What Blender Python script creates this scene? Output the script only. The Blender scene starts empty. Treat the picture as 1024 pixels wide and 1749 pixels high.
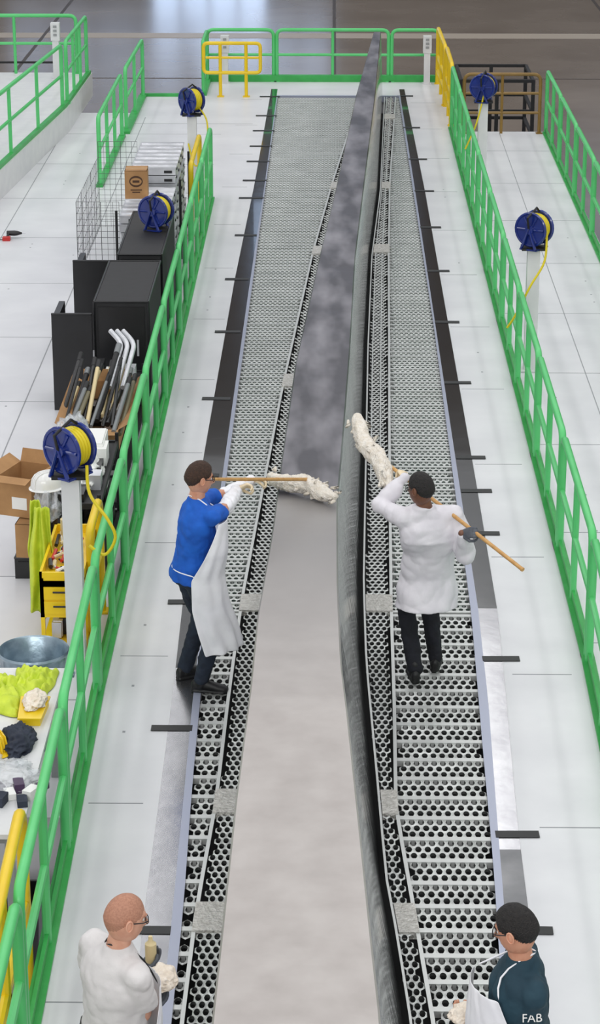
import bpy, math, random
from mathutils import Vector as V, Matrix, noise
random.seed(7)
PI=math.pi
scn=bpy.context.scene
scn.view_settings.view_transform='Standard'
COL=bpy.context.collection

# ------------------------------------------------------------------ materials
def lin(c):
    c/=255.
    return c/12.92 if c<=.04045 else ((c+.055)/1.055)**2.4
def rgb(r,g,b): return (lin(r),lin(g),lin(b),1)
MATS={}
def mat(name,c,rough=.5,metal=0,c2=None,scale=4,bump=0,bscale=25,alpha=1,trans=0,emit=0,contrast=(.35,.65),stretch=None,coat=0):
    if name in MATS: return MATS[name]
    m=bpy.data.materials.new(name);m.use_nodes=True
    nt=m.node_tree;N=nt.nodes;L=nt.links
    b=N['Principled BSDF']
    b.inputs['Base Color'].default_value=rgb(*c)
    b.inputs['Roughness'].default_value=rough
    b.inputs['Metallic'].default_value=metal
    b.inputs['Alpha'].default_value=alpha
    b.inputs['Transmission Weight'].default_value=trans
    b.inputs['Coat Weight'].default_value=coat
    if emit:
        b.inputs['Emission Color'].default_value=rgb(*c);b.inputs['Emission Strength'].default_value=emit
    tc=N.new('ShaderNodeTexCoord');mp=N.new('ShaderNodeMapping')
    L.new(tc.outputs['Object'],mp.inputs['Vector'])
    if stretch: mp.inputs['Scale'].default_value=stretch
    if c2:
        n=N.new('ShaderNodeTexNoise');n.inputs['Scale'].default_value=scale;n.inputs['Detail'].default_value=5
        L.new(mp.outputs[0],n.inputs['Vector'])
        r=N.new('ShaderNodeValToRGB');r.color_ramp.elements[0].position=contrast[0];r.color_ramp.elements[1].position=contrast[1]
        r.color_ramp.elements[0].color=rgb(*c);r.color_ramp.elements[1].color=rgb(*c2)
        L.new(n.outputs['Fac'],r.inputs['Fac']);L.new(r.outputs[0],b.inputs['Base Color'])
    if bump:
        n=N.new('ShaderNodeTexNoise');n.inputs['Scale'].default_value=bscale;n.inputs['Detail'].default_value=4
        L.new(mp.outputs[0],n.inputs['Vector'])
        bp=N.new('ShaderNodeBump');bp.inputs['Strength'].default_value=bump;bp.inputs['Distance'].default_value=.02
        L.new(n.outputs['Fac'],bp.inputs['Height']);L.new(bp.outputs[0],b.inputs['Normal'])
    MATS[name]=m
    return m
M_deck=mat('deck_white_paint',(212,212,216),.36,0,(226,226,229),1.3,contrast=(.3,.7))
M_seam=mat('deck_seam',(150,152,156),.6)
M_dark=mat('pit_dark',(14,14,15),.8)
M_galv=mat('galvanised_grating',(188,190,188),.42,.3,(220,222,220),6)
M_galvd=mat('grating_hole_shade',(84,86,85),.5,.5)  # hole walls coloured darker than the plate so openings read as shaded
M_galvf=mat('fine_galvanised_grating',(182,186,183),.45,.25,(212,215,213),3)
M_galvfd=mat('fine_grating_hole_shade',(96,110,104),.5,.3)  # fine hole walls darkened too, shade put into the colour
M_flange=mat('plank_flange',(206,208,206),.4,.4)
M_plate=mat('diamond_plate',(190,186,180),.4,.4,(222,219,214),30,bump=.9,bscale=60)
M_alu=mat('aluminium_strip',(166,166,170),.2,.95,(188,188,191),1.2,bump=.05,bscale=6)
M_film=mat('black_film_strip',(20,21,24),.14,.0,(30,31,34),2,bump=.05,bscale=4,coat=.6)
M_gray=mat('dull_grey_strip',(104,105,108),.3,.7,(140,140,142),2)
M_trim=mat('edge_trim',(168,173,192),.35,.3)
M_tape=mat('black_tape',(16,16,17),.45)
M_green=mat('green_rail_paint',(84,196,112),.35,0,(94,204,122),3)
M_kerb=mat('green_kerb_paint',(48,158,72),.4,0,(60,172,84),5)
M_yel=mat('yellow_rail_paint',(240,205,30),.35,0,(232,196,26),4)
M_brown=mat('brown_rail_paint',(140,108,50),.4,0,(128,98,44),5)
M_white=mat('white_powder_coat',(222,222,222),.4,0,(214,214,216),5)
M_outlet=mat('outlet_grey',(150,152,154),.4)
M_blk=mat('black_plastic',(17,17,19),.35,0,(24,24,27),6)
M_blkm=mat('black_matte',(20,20,22),.6,0,(27,27,30),10)
M_wire=mat('wire_grey',(88,88,90),.4,.5)
M_reel=mat('reel_blue_paint',(18,38,112),.25,0,(22,46,128),8,coat=.5)
M_hose=mat('yellow_hose',(220,200,30),.4)
M_card=mat('cardboard',(176,134,88),.8,0,(160,120,78),6,bump=.1,bscale=30)
M_cardd=mat('cardboard_mark',(74,50,34),.8)
M_paper=mat('white_paper',(235,235,232),.7)
M_silver=mat('silver_case',(196,198,202),.3,.5,(220,221,225),5)
M_hiv=mat('hi_vis_fabric',(208,224,66),.6,0,(184,204,52),10,bump=.4,bscale=18)
M_navy=mat('navy_cloth',(38,44,58),.9,0,(52,58,72),10,bump=.5,bscale=20)
M_plas=mat('clear_plastic_film',(232,236,240),.15,0,alpha=.38,bump=.8,bscale=14)
M_wood=mat('bamboo_pole',(205,160,98),.45,0,(188,140,80),20,stretch=(1,1,1))
M_terry=mat('terry_cloth',(232,222,206),.95,0,(244,238,228),30,bump=.9,bscale=70)
M_rag=mat('rag_cotton',(228,214,196),.95,0,(240,230,216),20,bump=.6,bscale=40)
M_glove=mat('latex_glove',(226,206,170),.55,0,(234,216,184),20)
M_gloved=mat('grey_glove',(70,74,82),.6,0,(92,96,104),20)
M_can=mat('galvanised_can',(120,138,150),.3,.65,(166,184,196),7,bump=.2,bscale=10)
M_red=mat('red_plastic',(190,40,36),.4)
M_tan=mat('beige_plastic',(214,196,150),.5)

# ------------------------------------------------------------------ mesh builder
class MB:
    def __init__(s): s.v=[];s.f=[];s.m=[]
    def add(s,vs,fs,m=0):
        o=len(s.v);s.v.extend([tuple(p) for p in vs])
        for f in fs: s.f.append(tuple(i+o for i in f));s.m.append(m)
    def box(s,a,b,m=0,R=None,c=None):
        vs=[V((x,y,z)) for x in (a[0],b[0]) for y in (a[1],b[1]) for z in (a[2],b[2])]
        if R is not None:
            c=V(c) if c else (V(a)+V(b))/2
            vs=[R@(p-c)+c for p in vs]
        s.add(vs,[(0,1,3,2),(4,6,7,5),(0,4,5,1),(2,3,7,6),(0,2,6,4),(1,5,7,3)],m)
    def prism(s,poly,z0,z1,m=0):
        n=len(poly)
        A=sum(poly[i][0]*poly[(i+1)%n][1]-poly[(i+1)%n][0]*poly[i][1] for i in range(n))
        if A<0: poly=poly[::-1]
        vs=[(x,y,z0) for x,y in poly]+[(x,y,z1) for x,y in poly]
        fs=[tuple(range(n-1,-1,-1)),tuple(range(n,2*n))]+[(i,(i+1)%n,n+(i+1)%n,n+i) for i in range(n)]
        s.add(vs,fs,m)
    def tube(s,pts,r,m=0,n=8,closed=False):
        pts=[V(p) for p in pts];k=len(pts)
        rs=r if isinstance(r,(list,tuple)) else [r]*k
        nr=None;rings=[]
        for i in range(k):
            if closed: t=pts[(i+1)%k]-pts[i-1]
            else: t=pts[min(i+1,k-1)]-pts[max(i-1,0)]
            if t.length<1e-9: t=V((0,0,1))
            t.normalize()
            if nr is None: nr=t.orthogonal().normalized()
            else:
                nr=nr-t*nr.dot(t)
                if nr.length<1e-6: nr=t.orthogonal()
                nr.normalize()
            b=t.cross(nr)
            rings.append([pts[i]+(nr*math.cos(2*PI*j/n)+b*math.sin(2*PI*j/n))*rs[i] for j in range(n)])
        vs=[p for R in rings for p in R];fs=[]
        for i in range(k if closed else k-1):
            a=i*n;b2=((i+1)%k)*n
            for j in range(n): fs.append((a+j,a+(j+1)%n,b2+(j+1)%n,b2+j))
        if not closed:
            fs.append(tuple(range(n-1,-1,-1)));fs.append(tuple((k-1)*n+j for j in range(n)))
        s.add(vs,fs,m)
    def loft(s,secs,m=0,n=20):
        vs=[];fs=[]
        for c,a,b in secs:
            c=V(c);a=V(a);b=V(b)
            for j in range(n):
                t=2*PI*j/n
                vs.append(c+a*math.cos(t)+b*math.sin(t))
        k=len(secs)
        for i in range(k-1):
            for j in range(n): fs.append((i*n+j,i*n+(j+1)%n,(i+1)*n+(j+1)%n,(i+1)*n+j))
        fs.append(tuple(range(n-1,-1,-1)));fs.append(tuple((k-1)*n+j for j in range(n)))
        s.add(vs,fs,m)
    def ball(s,c,r,m=0,nu=14,nv=9,R=None):
        c=V(c);r=V(r) if isinstance(r,(tuple,list,V)) else V((r,r,r))
        vs=[];fs=[]
        def P(p): return c+(R@p if R is not None else p)
        vs.append(P(V((0,0,r.z))))
        for i in range(1,nv):
            a=PI*i/nv
            for j in range(nu):
                b=2*PI*j/nu;vs.append(P(V((r.x*math.sin(a)*math.cos(b),r.y*math.sin(a)*math.sin(b),r.z*math.cos(a)))))
        vs.append(P(V((0,0,-r.z))))
        for j in range(nu): fs.append((0,1+j,1+(j+1)%nu))
        for i in range(nv-2):
            for j in range(nu):
                a=1+i*nu;b=a+nu;fs.append((a+j,b+j,b+(j+1)%nu,a+(j+1)%nu))
        l=len(vs)-1;a=1+(nv-2)*nu
        for j in range(nu): fs.append((l,a+(j+1)%nu,a+j))
        s.add(vs,fs,m)
    def caps(s,pts,rs,m=0,n=14):
        s.tube(pts,rs,m,n)
        for p,r in zip(pts,rs): s.ball(p,r*1.0,m,n,8)
    def obj(s,name,mats,parent=None,smooth=False,auto=True):
        me=bpy.data.meshes.new(name);me.from_pydata(s.v,[],s.f)
        for mm in mats: me.materials.append(mm)
        me.polygons.foreach_set('material_index',s.m)
        if smooth: me.polygons.foreach_set('use_smooth',[True]*len(s.f))
        me.update()
        o=bpy.data.objects.new(name,me);COL.objects.link(o)
        if parent: o.parent=parent
        if smooth and auto:
            try: me.set_sharp_from_angle(angle=math.radians(42))
            except Exception: pass
        return o
def empty(name,loc=(0,0,0)):
    e=bpy.data.objects.new(name,None);COL.objects.link(e);e.empty_display_size=.1
    return e
def fillet(pts,r,n=5):
    pts=[V(p) for p in pts];out=[pts[0]]
    for i in range(1,len(pts)-1):
        a=(pts[i-1]-pts[i]).normalized();b=(pts[i+1]-pts[i]).normalized()
        p0=pts[i]+a*r;p1=pts[i]+b*r
        for k in range(n+1):
            t=k/n;out.append(p0*(1-t)**2+pts[i]*2*t*(1-t)+p1*t*t)
    out.append(pts[-1]);return out
def lerp(tab,y):
    tab=sorted(tab,key=lambda p:p[1])
    if y<=tab[0][1]:
        a,b=tab[0],tab[1]
    elif y>=tab[-1][1]:
        a,b=tab[-2],tab[-1]
    else:
        for a,b in zip(tab,tab[1:]):
            if a[1]<=y<=b[1]: break
    return a[0]+(b[0]-a[0])*(y-a[1])/(b[1]-a[1])

# ------------------------------------------------------------------ layout tables (world metres: x, y)
GZ=-1.3
gL=[(-.96,41),(-.97,17),(-.92,13.8),(-.88,12.2),(-.87,11),(-.84,8)]
gR=[(1.18,41),(1.18,25.4),(1.15,20.7),(1.13,16.9),(1.07,14.3),(1.04,12.8),(.98,11),(.90,8)]
sLo=[(-1.08,41.4),(-1.12,33),(-1.18,27.5),(-1.2,20.7),(-1.19,18),(-1.14,15.4),(-1.12,13.8),(-1.1,12),(-1.07,11),(-1.03,8)]
sLi=[(-.97,41.4),(-.97,33),(-.99,27),(-1.0,17),(-.99,15.4),(-.96,13.8),(-.93,12),(-.92,11),(-.9,8)]
sRo=[(1.29,41.4),(1.34,32.6),(1.34,20),(1.33,16.9),(1.29,15.5),(1.22,13.3),(1.2,12),(1.16,11),(1.08,8)]
sRi=[(1.2,41.4),(1.2,33),(1.19,25),(1.18,17),(1.15,15.2),(1.09,13.3),(1.06,12.2),(1.0,11),(.92,8)]
tL=[(.72,40.7),(.35,34.2),(.07,28.1),(-.13,24.2),(-.32,20.2),(-.39,17.4),(-.42,15.9),(-.48,14.2),(-.49,13),(-.52,11.5),(-.53,10.3),(-.54,9.3),(-.55,7)]
tR=[(.85,40.7),(.64,34.2),(.38,27.4),(.26,24.2),(.18,20.6),(.09,17.4),(.06,16.5),(.06,14.7),(.08,13.4),(.11,12.8),(.17,11.3),(.22,10),(.25,9.3),(.3,7)]
bR=[(.93,42.1),(.66,32.6),(.48,28.7),(.37,24.4),(.30,20.7),(.24,17.5),(.24,15.9),(.28,14.3),(.32,12.6),(.37,11.9),(.42,11),(.52,8)]
dR=[(1.13,40.9),(.84,33),(.73,28.7),(.64,24.4),(.56,20.7),(.49,17),(.47,15.2),(.44,13.5),(.51,12.3),(.58,11),(.7,8)]
dL=[(.5,40.6),(.0,33),(-.23,29),(-.49,23.2),(-.59,20.4),(-.70,17.2),(-.73,15.2),(-.74,13.6),(-.79,12.2),(-.80,11),(-.8,8)]
BH=1.1

# ------------------------------------------------------------------ ground, deck
fl=MB();fl.add([(-60,-5,GZ),(60,-5,GZ),(60,90,GZ),(-60,90,GZ)],[(0,1,2,3)])
M_floor=mat('polished_concrete',(118,108,100),.2,0,(146,136,127),.35,bump=.03,bscale=2,contrast=(.3,.7))
fl.obj('floor',[M_floor])
jm=MB()
jm.box((-60,56.2,GZ+.001),(60,57.0,GZ+.004))
for x in (-14,-7,0.05,7,14): jm.box((x-.04,42,GZ+.001),(x+.04,84,GZ+.005),1)
jm.box((-60,50.3,GZ+.001),(60,50.36,GZ+.005),1)
jm.obj('floor_joint',[mat('joint_filler',(184,172,158),.4),mat('joint_dark',(80,72,67),.5)])

dk=MB()
for a,b in (((1.185,5),(2.0,42.25)),((2.0,5),(3.5,37.3)),((-2.32,13.4),(-1.70,42.25)),((-3.4,13.4),(-2.32,40.6)),((-11,13.4),(-3.4,38.9)),((-.965,40.6),(1.185,42.25))):
    dk.box((a[0],a[1],GZ),(b[0],b[1],0),0)
dk.prism([(-1.70,42.25),(-.965,42.25),(-.965,5),(-1.58,5),(-1.65,12),(-1.70,15.5)],GZ,0,0)
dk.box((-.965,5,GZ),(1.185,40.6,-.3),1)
for y in [13.3+i*2.42 for i in range(-3,12)]:
    if y<5.2: continue
    dk.box((1.36,y,0),(1.80,y+.012,.0015),2);
    if y<37: dk.box((2.02,y+.6,0),(3.38,y+.612,.0015),2)
    dk.box((-1.58,y+.3,0),(-1.22,y+.312,.0015),2)
    if 13.6<y<38: dk.box((-10,y-.5,0),(-1.78,y-.488,.0015),2)
for x in (-3.12,-4.35,-5.6): dk.box((x,13.5,0),(x+.012,38.5,.0015),2)
dk.box((2.7,5,0),(2.71,37.2,.0015),2)
dk.box((-3.4,37.9,0),(-1.3,37.915,.0015),2)
random.seed(3)
for i in range(60):
    x=random.choice([-3.3,-3.9,-4.6,2.3,3.1,1.6,-1.45]);y=14+random.random()*22
    dk.box((x,y,0),(x+.02,y+.03,.0015),2)
dk.obj('deck_platform',[M_deck,M_dark,M_seam])

def ribbon(mb,fa,fb,y0,y1,z,m,step=.5):
    n=max(1,int((y1-y0)/step));vs=[];fs=[]
    for i in range(n+1):
        y=y0+(y1-y0)*i/n;vs+= [(fa(y),y,z),(fb(y),y,z)]
    for i in range(n): fs.append((2*i,2*i+1,2*i+3,2*i+2))
    mb.add(vs,fs,m)
L_=lambda t:(lambda y:lerp(t,y))
st=MB()
ribbon(st,L_(sLo),L_(sLi),15.8,41.3,.004,0);ribbon(st,L_(sLo),L_(sLi),8,15.8,.004,1)
st.obj('edge_strip',[M_film,M_alu])
st=MB()
ribbon(st,L_(sRi),L_(sRo),17.0,41.3,.004,0);ribbon(st,L_(sRi),L_(sRo),13.0,17.0,.004,1);ribbon(st,L_(sRi),L_(sRo),8,13.0,.004,2)
st.obj('edge_strip',[M_film,M_alu,M_gray])
tr=MB()
ribbon(tr,L_(sLi),lambda y:lerp(gL,y)+.01,8,40.6,.006,0)
ribbon(tr,lambda y:lerp(gR,y)-.01,L_(sRi),8,40.6,.006,0)
tr.box((-.97,40.55,-.1),(1.2,40.62,.01),0)
tr.obj('trim_grating',[M_trim])
tp=MB()
for y in (40.5,38.65,37.3,36,34.8,33.4,32.2,29.9,27.55,25.15,22.6,20.2,17.1,14.75,11.97):
    x0=lerp(sLo,y);w=.16 if y>30 else .1
    tp.box((x0-w-.02,y-.045,.005),(x0+.17,y+.045,.009),0,Matrix.Rotation(random.uniform(-.03,.03),3,'Z'))
for y in (40.6,37.6,35,32.7,30.4,28,25.6,23.2,20.75,19.8,18.7,16.0,13.2,12.0):
    x1=lerp(sRo,y)
    tp.box((x1-.15,y-.045,.005),(x1+.13,y+.045,.009),0,Matrix.Rotation(random.uniform(-.03,.03),3,'Z'))
tp.obj('black_tape_strip',[M_tape])

# gratings made of real openings
def cells(mb,fa,fb,y0,y1,pitch,w,rows,flange,z,inner,dep,mt,mh,mf,rnd=False,rim=.006):
    h=pitch/.75;y=y0
    O=[(0,.5),(-1,.25),(-1,-.25),(0,-.5),(1,-.25),(1,.25)]
    if rnd:
        Q=[]
        for k in range(6):
            a=O[k];b=O[(k+1)%6];Q+= [a,((a[0]+b[0])/2,(a[1]+b[1])/2)]
        ang=[math.atan2(b*h*1.0,a*w/2) for a,b in Q]
        I=[(math.cos(t)*w/2*inner,math.sin(t)*h*.5*inner) for t in ang]
        Ox=[(a*w/2,b*h) for a,b in Q];n=12
    else:
        Ox=[(a*w/2,b*h) for a,b in O];I=[(a*inner,b*inner) for a,b in Ox];n=6
    top=[(k,(k+1)%n,n+(k+1)%n,n+k) for k in range(n)]
    wl=[(n+k,n+(k+1)%n,2*n+(k+1)%n,2*n+k) for k in range(n)]
    while y<y1:
        for r in range(rows):
            cy=y+flange+pitch*(r+.5)
            if cy>y1: break
            xa,xb=fa(cy),fb(cy);off=(w/2 if r%2 else 0)
            i=math.ceil((xa+.45*w-off)/w)
            while i*w+off<xb-.4*w:
                cx=i*w+off;i+=1
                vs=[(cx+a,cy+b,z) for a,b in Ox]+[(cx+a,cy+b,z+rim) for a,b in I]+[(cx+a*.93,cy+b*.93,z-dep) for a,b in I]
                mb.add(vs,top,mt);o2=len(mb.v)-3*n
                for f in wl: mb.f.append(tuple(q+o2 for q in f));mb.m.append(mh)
        if flange>0:
            ym=y+flange/2;xa,xb=fa(ym),fb(ym)
            if xb-xa>.05: mb.box((xa,y-.012,z-.03),(xb,y+flange*.9,z+.012),mf)
        y+=flange+pitch*rows
gr=MB()
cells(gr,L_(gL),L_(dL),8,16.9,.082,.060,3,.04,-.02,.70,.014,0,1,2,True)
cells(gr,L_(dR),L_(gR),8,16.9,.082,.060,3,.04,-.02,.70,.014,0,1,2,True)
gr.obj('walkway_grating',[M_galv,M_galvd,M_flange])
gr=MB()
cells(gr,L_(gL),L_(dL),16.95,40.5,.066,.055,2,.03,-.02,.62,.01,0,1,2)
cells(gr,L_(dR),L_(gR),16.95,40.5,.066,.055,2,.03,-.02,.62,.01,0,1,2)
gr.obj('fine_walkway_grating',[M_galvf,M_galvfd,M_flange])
gr=MB()
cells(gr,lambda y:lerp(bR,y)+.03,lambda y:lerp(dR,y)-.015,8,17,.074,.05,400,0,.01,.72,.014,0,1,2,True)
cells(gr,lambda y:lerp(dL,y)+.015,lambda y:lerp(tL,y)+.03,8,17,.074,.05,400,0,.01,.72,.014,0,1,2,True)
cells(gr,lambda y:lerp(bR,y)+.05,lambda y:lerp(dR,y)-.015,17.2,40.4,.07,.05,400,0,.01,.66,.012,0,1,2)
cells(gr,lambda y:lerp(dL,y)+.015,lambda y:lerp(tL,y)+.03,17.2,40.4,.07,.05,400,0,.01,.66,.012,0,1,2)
for fa,fb in ((lambda y:lerp(bR,y)+.03,lambda y:lerp(bR,y)+.045),(lambda y:lerp(dR,y)-.012,lambda y:lerp(dR,y)+.012),(lambda y:lerp(dL,y)-.012,lambda y:lerp(dL,y)+.012)):
    ribbon(gr,fa,fb,8,40.4,.022,2)
for k in (.33,.66):
    ribbon(gr,lambda y:lerp(bR,y)*(1-k)+lerp(dR,y)*k-.006,lambda y:lerp(bR,y)*(1-k)+lerp(dR,y)*k+.006,20,40.4,.024,2)
for y in (17.05,13.6,12.1,29.1,33,38.5):
    hh=.17 if y<20 else .22
    gr.prism([(lerp(bR,y-hh)+.05,y-hh),(lerp(dR,y-hh)+.01,y-hh),(lerp(dR,y+hh)+.01,y+hh),(lerp(bR,y+hh)+.05,y+hh)],-.02,.03,3)
for y in (17.05,13.6,12.1,23.2,29,33):
    hh=.17 if y<20 else .22
    gr.prism([(lerp(dL,y-hh)-.01,y-hh),(lerp(tL,y-hh)+.03,y-hh),(lerp(tL,y+hh)+.03,y+hh),(lerp(dL,y+hh)-.01,y+hh)],-.02,.03,3)
gr.obj('beam_side_grating',[M_galv,M_galvd,M_flange,M_plate])

# ------------------------------------------------------------------ spar beam
def spar_top_mat():
    m=bpy.data.materials.new('spar_top_metal');m.use_nodes=True;nt=m.node_tree;N=nt.nodes;L=nt.links
    b=N['Principled BSDF'];b.inputs['Metallic'].default_value=.3
    tc=N.new('ShaderNodeTexCoord')
    n1=N.new('ShaderNodeTexNoise');n1.inputs['Scale'].default_value=1.9;n1.inputs['Detail'].default_value=3;n1.inputs['Roughness'].default_value=.5
    mp=N.new('ShaderNodeMapping');mp.inputs['Scale'].default_value=(1.6,.45,1);L.new(tc.outputs['Object'],mp.inputs[0]);L.new(mp.outputs[0],n1.inputs['Vector'])
    rd=N.new('ShaderNodeValToRGB');e=rd.color_ramp.elements
    e[0].position=.40;e[0].color=rgb(74,72,77);e[1].position=.72;e[1].color=rgb(150,147,152)
    L.new(n1.outputs['Fac'],rd.inputs[0])
    n2=N.new('ShaderNodeTexNoise');n2.inputs['Scale'].default_value=5;n2.inputs['Detail'].default_value=5;L.new(tc.outputs['Object'],n2.inputs['Vector'])
    rl=N.new('ShaderNodeValToRGB');e=rl.color_ramp.elements
    e[0].position=.3;e[0].color=rgb(174,167,163);e[1].position=.7;e[1].color=rgb(188,182,178)
    L.new(n2.outputs['Fac'],rl.inputs[0])
    sx=N.new('ShaderNodeSeparateXYZ');L.new(tc.outputs['Object'],sx.inputs[0])
    mr=N.new('ShaderNodeMapRange');mr.inputs['From Min'].default_value=16.45;mr.inputs['From Max'].default_value=16.6;L.new(sx.outputs['Y'],mr.inputs['Value'])
    mr2=N.new('ShaderNodeMapRange');mr2.inputs['From Min'].default_value=12.6;mr2.inputs['From Max'].default_value=15.6;L.new(sx.outputs['Y'],mr2.inputs['Value'])
    mix0=N.new('ShaderNodeMixRGB');L.new(mr2.outputs[0],mix0.inputs[0]);L.new(rl.outputs[0],mix0.inputs[1]);mix0.inputs[2].default_value=rgb(150,147,146)
    mix=N.new('ShaderNodeMixRGB');L.new(mr.outputs[0],mix.inputs[0]);L.new(mix0.outputs[0],mix.inputs[1]);L.new(rd.outputs[0],mix.inputs[2])
    L.new(mix.outputs[0],b.inputs['Base Color'])
    rr=N.new('ShaderNodeMapRange');rr.inputs['To Min'].default_value=.32;rr.inputs['To Max'].default_value=.46;L.new(n2.outputs['Fac'],rr.inputs['Value']);L.new(rr.outputs[0],b.inputs['Roughness'])
    return m
M_sptop=spar_top_mat()
M_spside=mat('spar_side_metal',(178,178,180),.12,.95,(205,205,207),3,bump=.35,bscale=7,stretch=(1,1.2,.4))
bm=MB();ys=[7+i*.3 for i in range(113)];ys[-1]=40.7
secs=[]
for y in ys:
    a,b=lerp(tL,y),lerp(tR,y);r=lerp(bR,y)
    c=.012
    secs.append([(a+.05,y,-.29),(a,y,BH-.02),(a+c,y,BH),(b-c,y,BH),(b,y,BH-.02),(b+(r-b)*.5,y,.5),(r,y,-.02),(r+.02,y,-.29)])
n=8
for i,s_ in enumerate(secs): bm.v+= s_
for i in range(len(secs)-1):
    for j in range(n):
        bm.f.append((i*n+j,i*n+(j+1)%n,(i+1)*n+(j+1)%n,(i+1)*n+j));bm.m.append(0 if j in(1,2,3) else 1)
bm.f.append(tuple(range(n)));bm.m.append(1)
k=(len(secs)-1)*n;bm.f.append(tuple(k+j for j in range(n-1,-1,-1)));bm.m.append(1)
bm.obj('wing_spar_beam',[M_sptop,M_spside],smooth=True)

# ------------------------------------------------------------------ railings
def loop(mb,p0,p1,h=1.0,r=.032,m=0,mids=(.52,),posts=1,rc=.12):
    p0=V(p0);p1=V(p1);u=V((0,0,h))
    mb.tube(fillet([p0,p0+u,p1+u,p1],rc),r,m,10)
    for q in mids: mb.tube([p0+V((0,0,h*q)),p1+V((0,0,h*q))],r*.8,m,8)
    for k in range(posts):
        t=(k+1)/(posts+1);q=p0.lerp(p1,t);mb.tube([q,q+u],r*.85,m,8)
    for q in (p0,p1): mb.box(q-V((.05,.06,0)),q+V((.05,.06,.015)),m)
def rail_line(name,pts,seg=2.4,h=1.0,kerb=.09,kw=.05,z=0,m=M_green,mk=M_kerb):
    mb=MB()
    for p0,p1 in zip(pts,pts[1:]):
        p0=V(p0);p1=V(p1);L=(p1-p0).length;n=max(1,round(L/seg))
        d=(p1-p0).normalized();s=V((-d.y,d.x,0))
        for i in range(n):
            a=p0.lerp(p1,i/n)+d*.05;b=p0.lerp(p1,(i+1)/n)-d*.05
            loop(mb,a,b,h)
        q=[p0-s*kw,p1-s*kw,p1+s*kw,p0+s*kw]
        mb.prism([(a.x,a.y) for a in q],z,z+.02,1)
        q=[p0-s*.012,p1-s*.012,p1+s*.012,p0+s*.012]
        mb.prism([(a.x,a.y) for a in q],z,z+kerb,1)
    return mb.obj(name,[m,mk],smooth=True)
rail_line('safety_railing',[(-1.70,32.2,0),(-1.69,15.4,0),(-1.585,8.2,0)])
rail_line('safety_railing',[(1.95,37.6,0),(1.95,16.0,0),(1.80,8.8,0)])
rail_line('safety_railing',[(3.45,37.2,0),(3.40,13,0)])
e=MB()
for a,b in ((-2.26,-1.06),(-1.0,1.02),(1.08,1.92)): loop(e,(a,42.12,0),(b,42.12,0),.93,posts=1 if b-a>1.5 else 0)
loop(e,(-2.26,42.0,0),(-2.26,40.7,0),.93,posts=0)
e.box((-2.3,42.07,0),(1.98,42.17,.12),1);e.box((-2.3,40.6,0),(-2.2,42.1,.06),1);e.box((-3.36,40.5,0),(-2.25,40.58,.05),1)
e.obj('safety_railing',[M_green,M_kerb],smooth=True)
e=MB();loop(e,(-3.35,33.0,0),(-3.35,36.7,0),1.0,posts=2);loop(e,(-3.33,37.3,0),(-3.3,40.4,0),1.0,posts=1)
e.box((-3.4,32.9,0),(-3.3,36.8,.04),1);e.box((-3.38,37.0,0),(-3.25,40.5,.04),1)
e.obj('safety_railing',[M_green,M_kerb],smooth=True)
sp=MB();sp.prism([(-4.2,40.6),(-4.25,37.2),(-4.75,31),(-5.4,26.5),(-11,26.5),(-11,40.6)],0,.4,0);sp.obj('side_platform',[M_white])
e=MB()
loop(e,(-4.27,40.4,.4),(-4.3,37.5,.4),1.0,posts=2);loop(e,(-4.33,37.1,.4),(-4.8,31.2,.4),1.0,posts=2)
loop(e,(-4.45,40.5,.4),(-6.6,40.5,.4),1.0,posts=1);loop(e,(-5.0,33.6,.4),(-5.6,30,.4),1.0,posts=1)
e.prism([(-4.27,37.2),(-4.77,31),(-4.84,31),(-4.34,37.2)],.4,.46,1)
e.prism([(-4.21,40.5),(-4.27,37.2),(-4.34,37.2),(-4.28,40.5)],.4,.46,1)
e.obj('safety_railing',[M_green,M_kerb],smooth=True)
def gate(name,p0,p1,h=.95,posts=0,mids=(.55,)):
    mb=MB();loop(mb,p0,p1,h,.034,0,mids,posts);return mb.obj(name,[M_yel],smooth=True)
g=MB()
for x in (-1.95,-1.5): g.tube([(x,40.5,0),(x,40.5,.93)],.03,0,8);g.box((x-.06,40.44,0),(x+.06,40.56,.015))
g.tube(fillet([(-1.72,40.5,.93),(-2.24,40.5,.93),(-2.24,40.5,.42),(-1.25,40.5,.42),(-1.25,40.5,.93),(-1.72,40.5,.93)],.08),.032,0,8)
g.tube([(-2.2,40.5,.68),(-1.28,40.5,.68)],.022,0,8)
g.obj('yellow_safety_gate',[M_yel],smooth=True)
g=MB();loop(g,(1.95,37.8,0),(1.95,39.6,0),1.0,.036,0,(.5,.25),1);loop(g,(1.93,39.7,0),(1.9,41.9,0),1.0,.036,0,(.5,.25),1);g.obj('yellow_safety_gate',[M_yel],smooth=True)
gate('yellow_safety_gate',(-1.84,31.9,0),(-1.84,29.9,0))
gate('yellow_safety_gate',(-1.80,16.9,0),(-1.80,16.2,0))
g=MB();loop(g,(-1.73,11.6,-.2),(-1.68,9.6,-.2),1.2,.034,0,(.5,),1)
for q,w in ((-1.73,11.6),(-1.68,9.6)): g.tube([(q,w,GZ),(q,w,-.15)],.034,0,10)
g.obj('yellow_safety_gate',[M_yel],smooth=True)
g=MB();loop(g,(2.12,37.15,0),(3.34,37.15,0),.95,.028,0,(.35,.68),1);g.obj('brown_railing',[M_brown],smooth=True)
g=MB()
x0,x1,y0,y1,z0,z1=2.15,3.35,38.6,40.2,GZ,-.02
for x in (x0,(x0+x1)/2,x1):
    for y in (y0,y1): g.box((x-.03,y-.03,z0),(x+.03,y+.03,.62))
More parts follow.
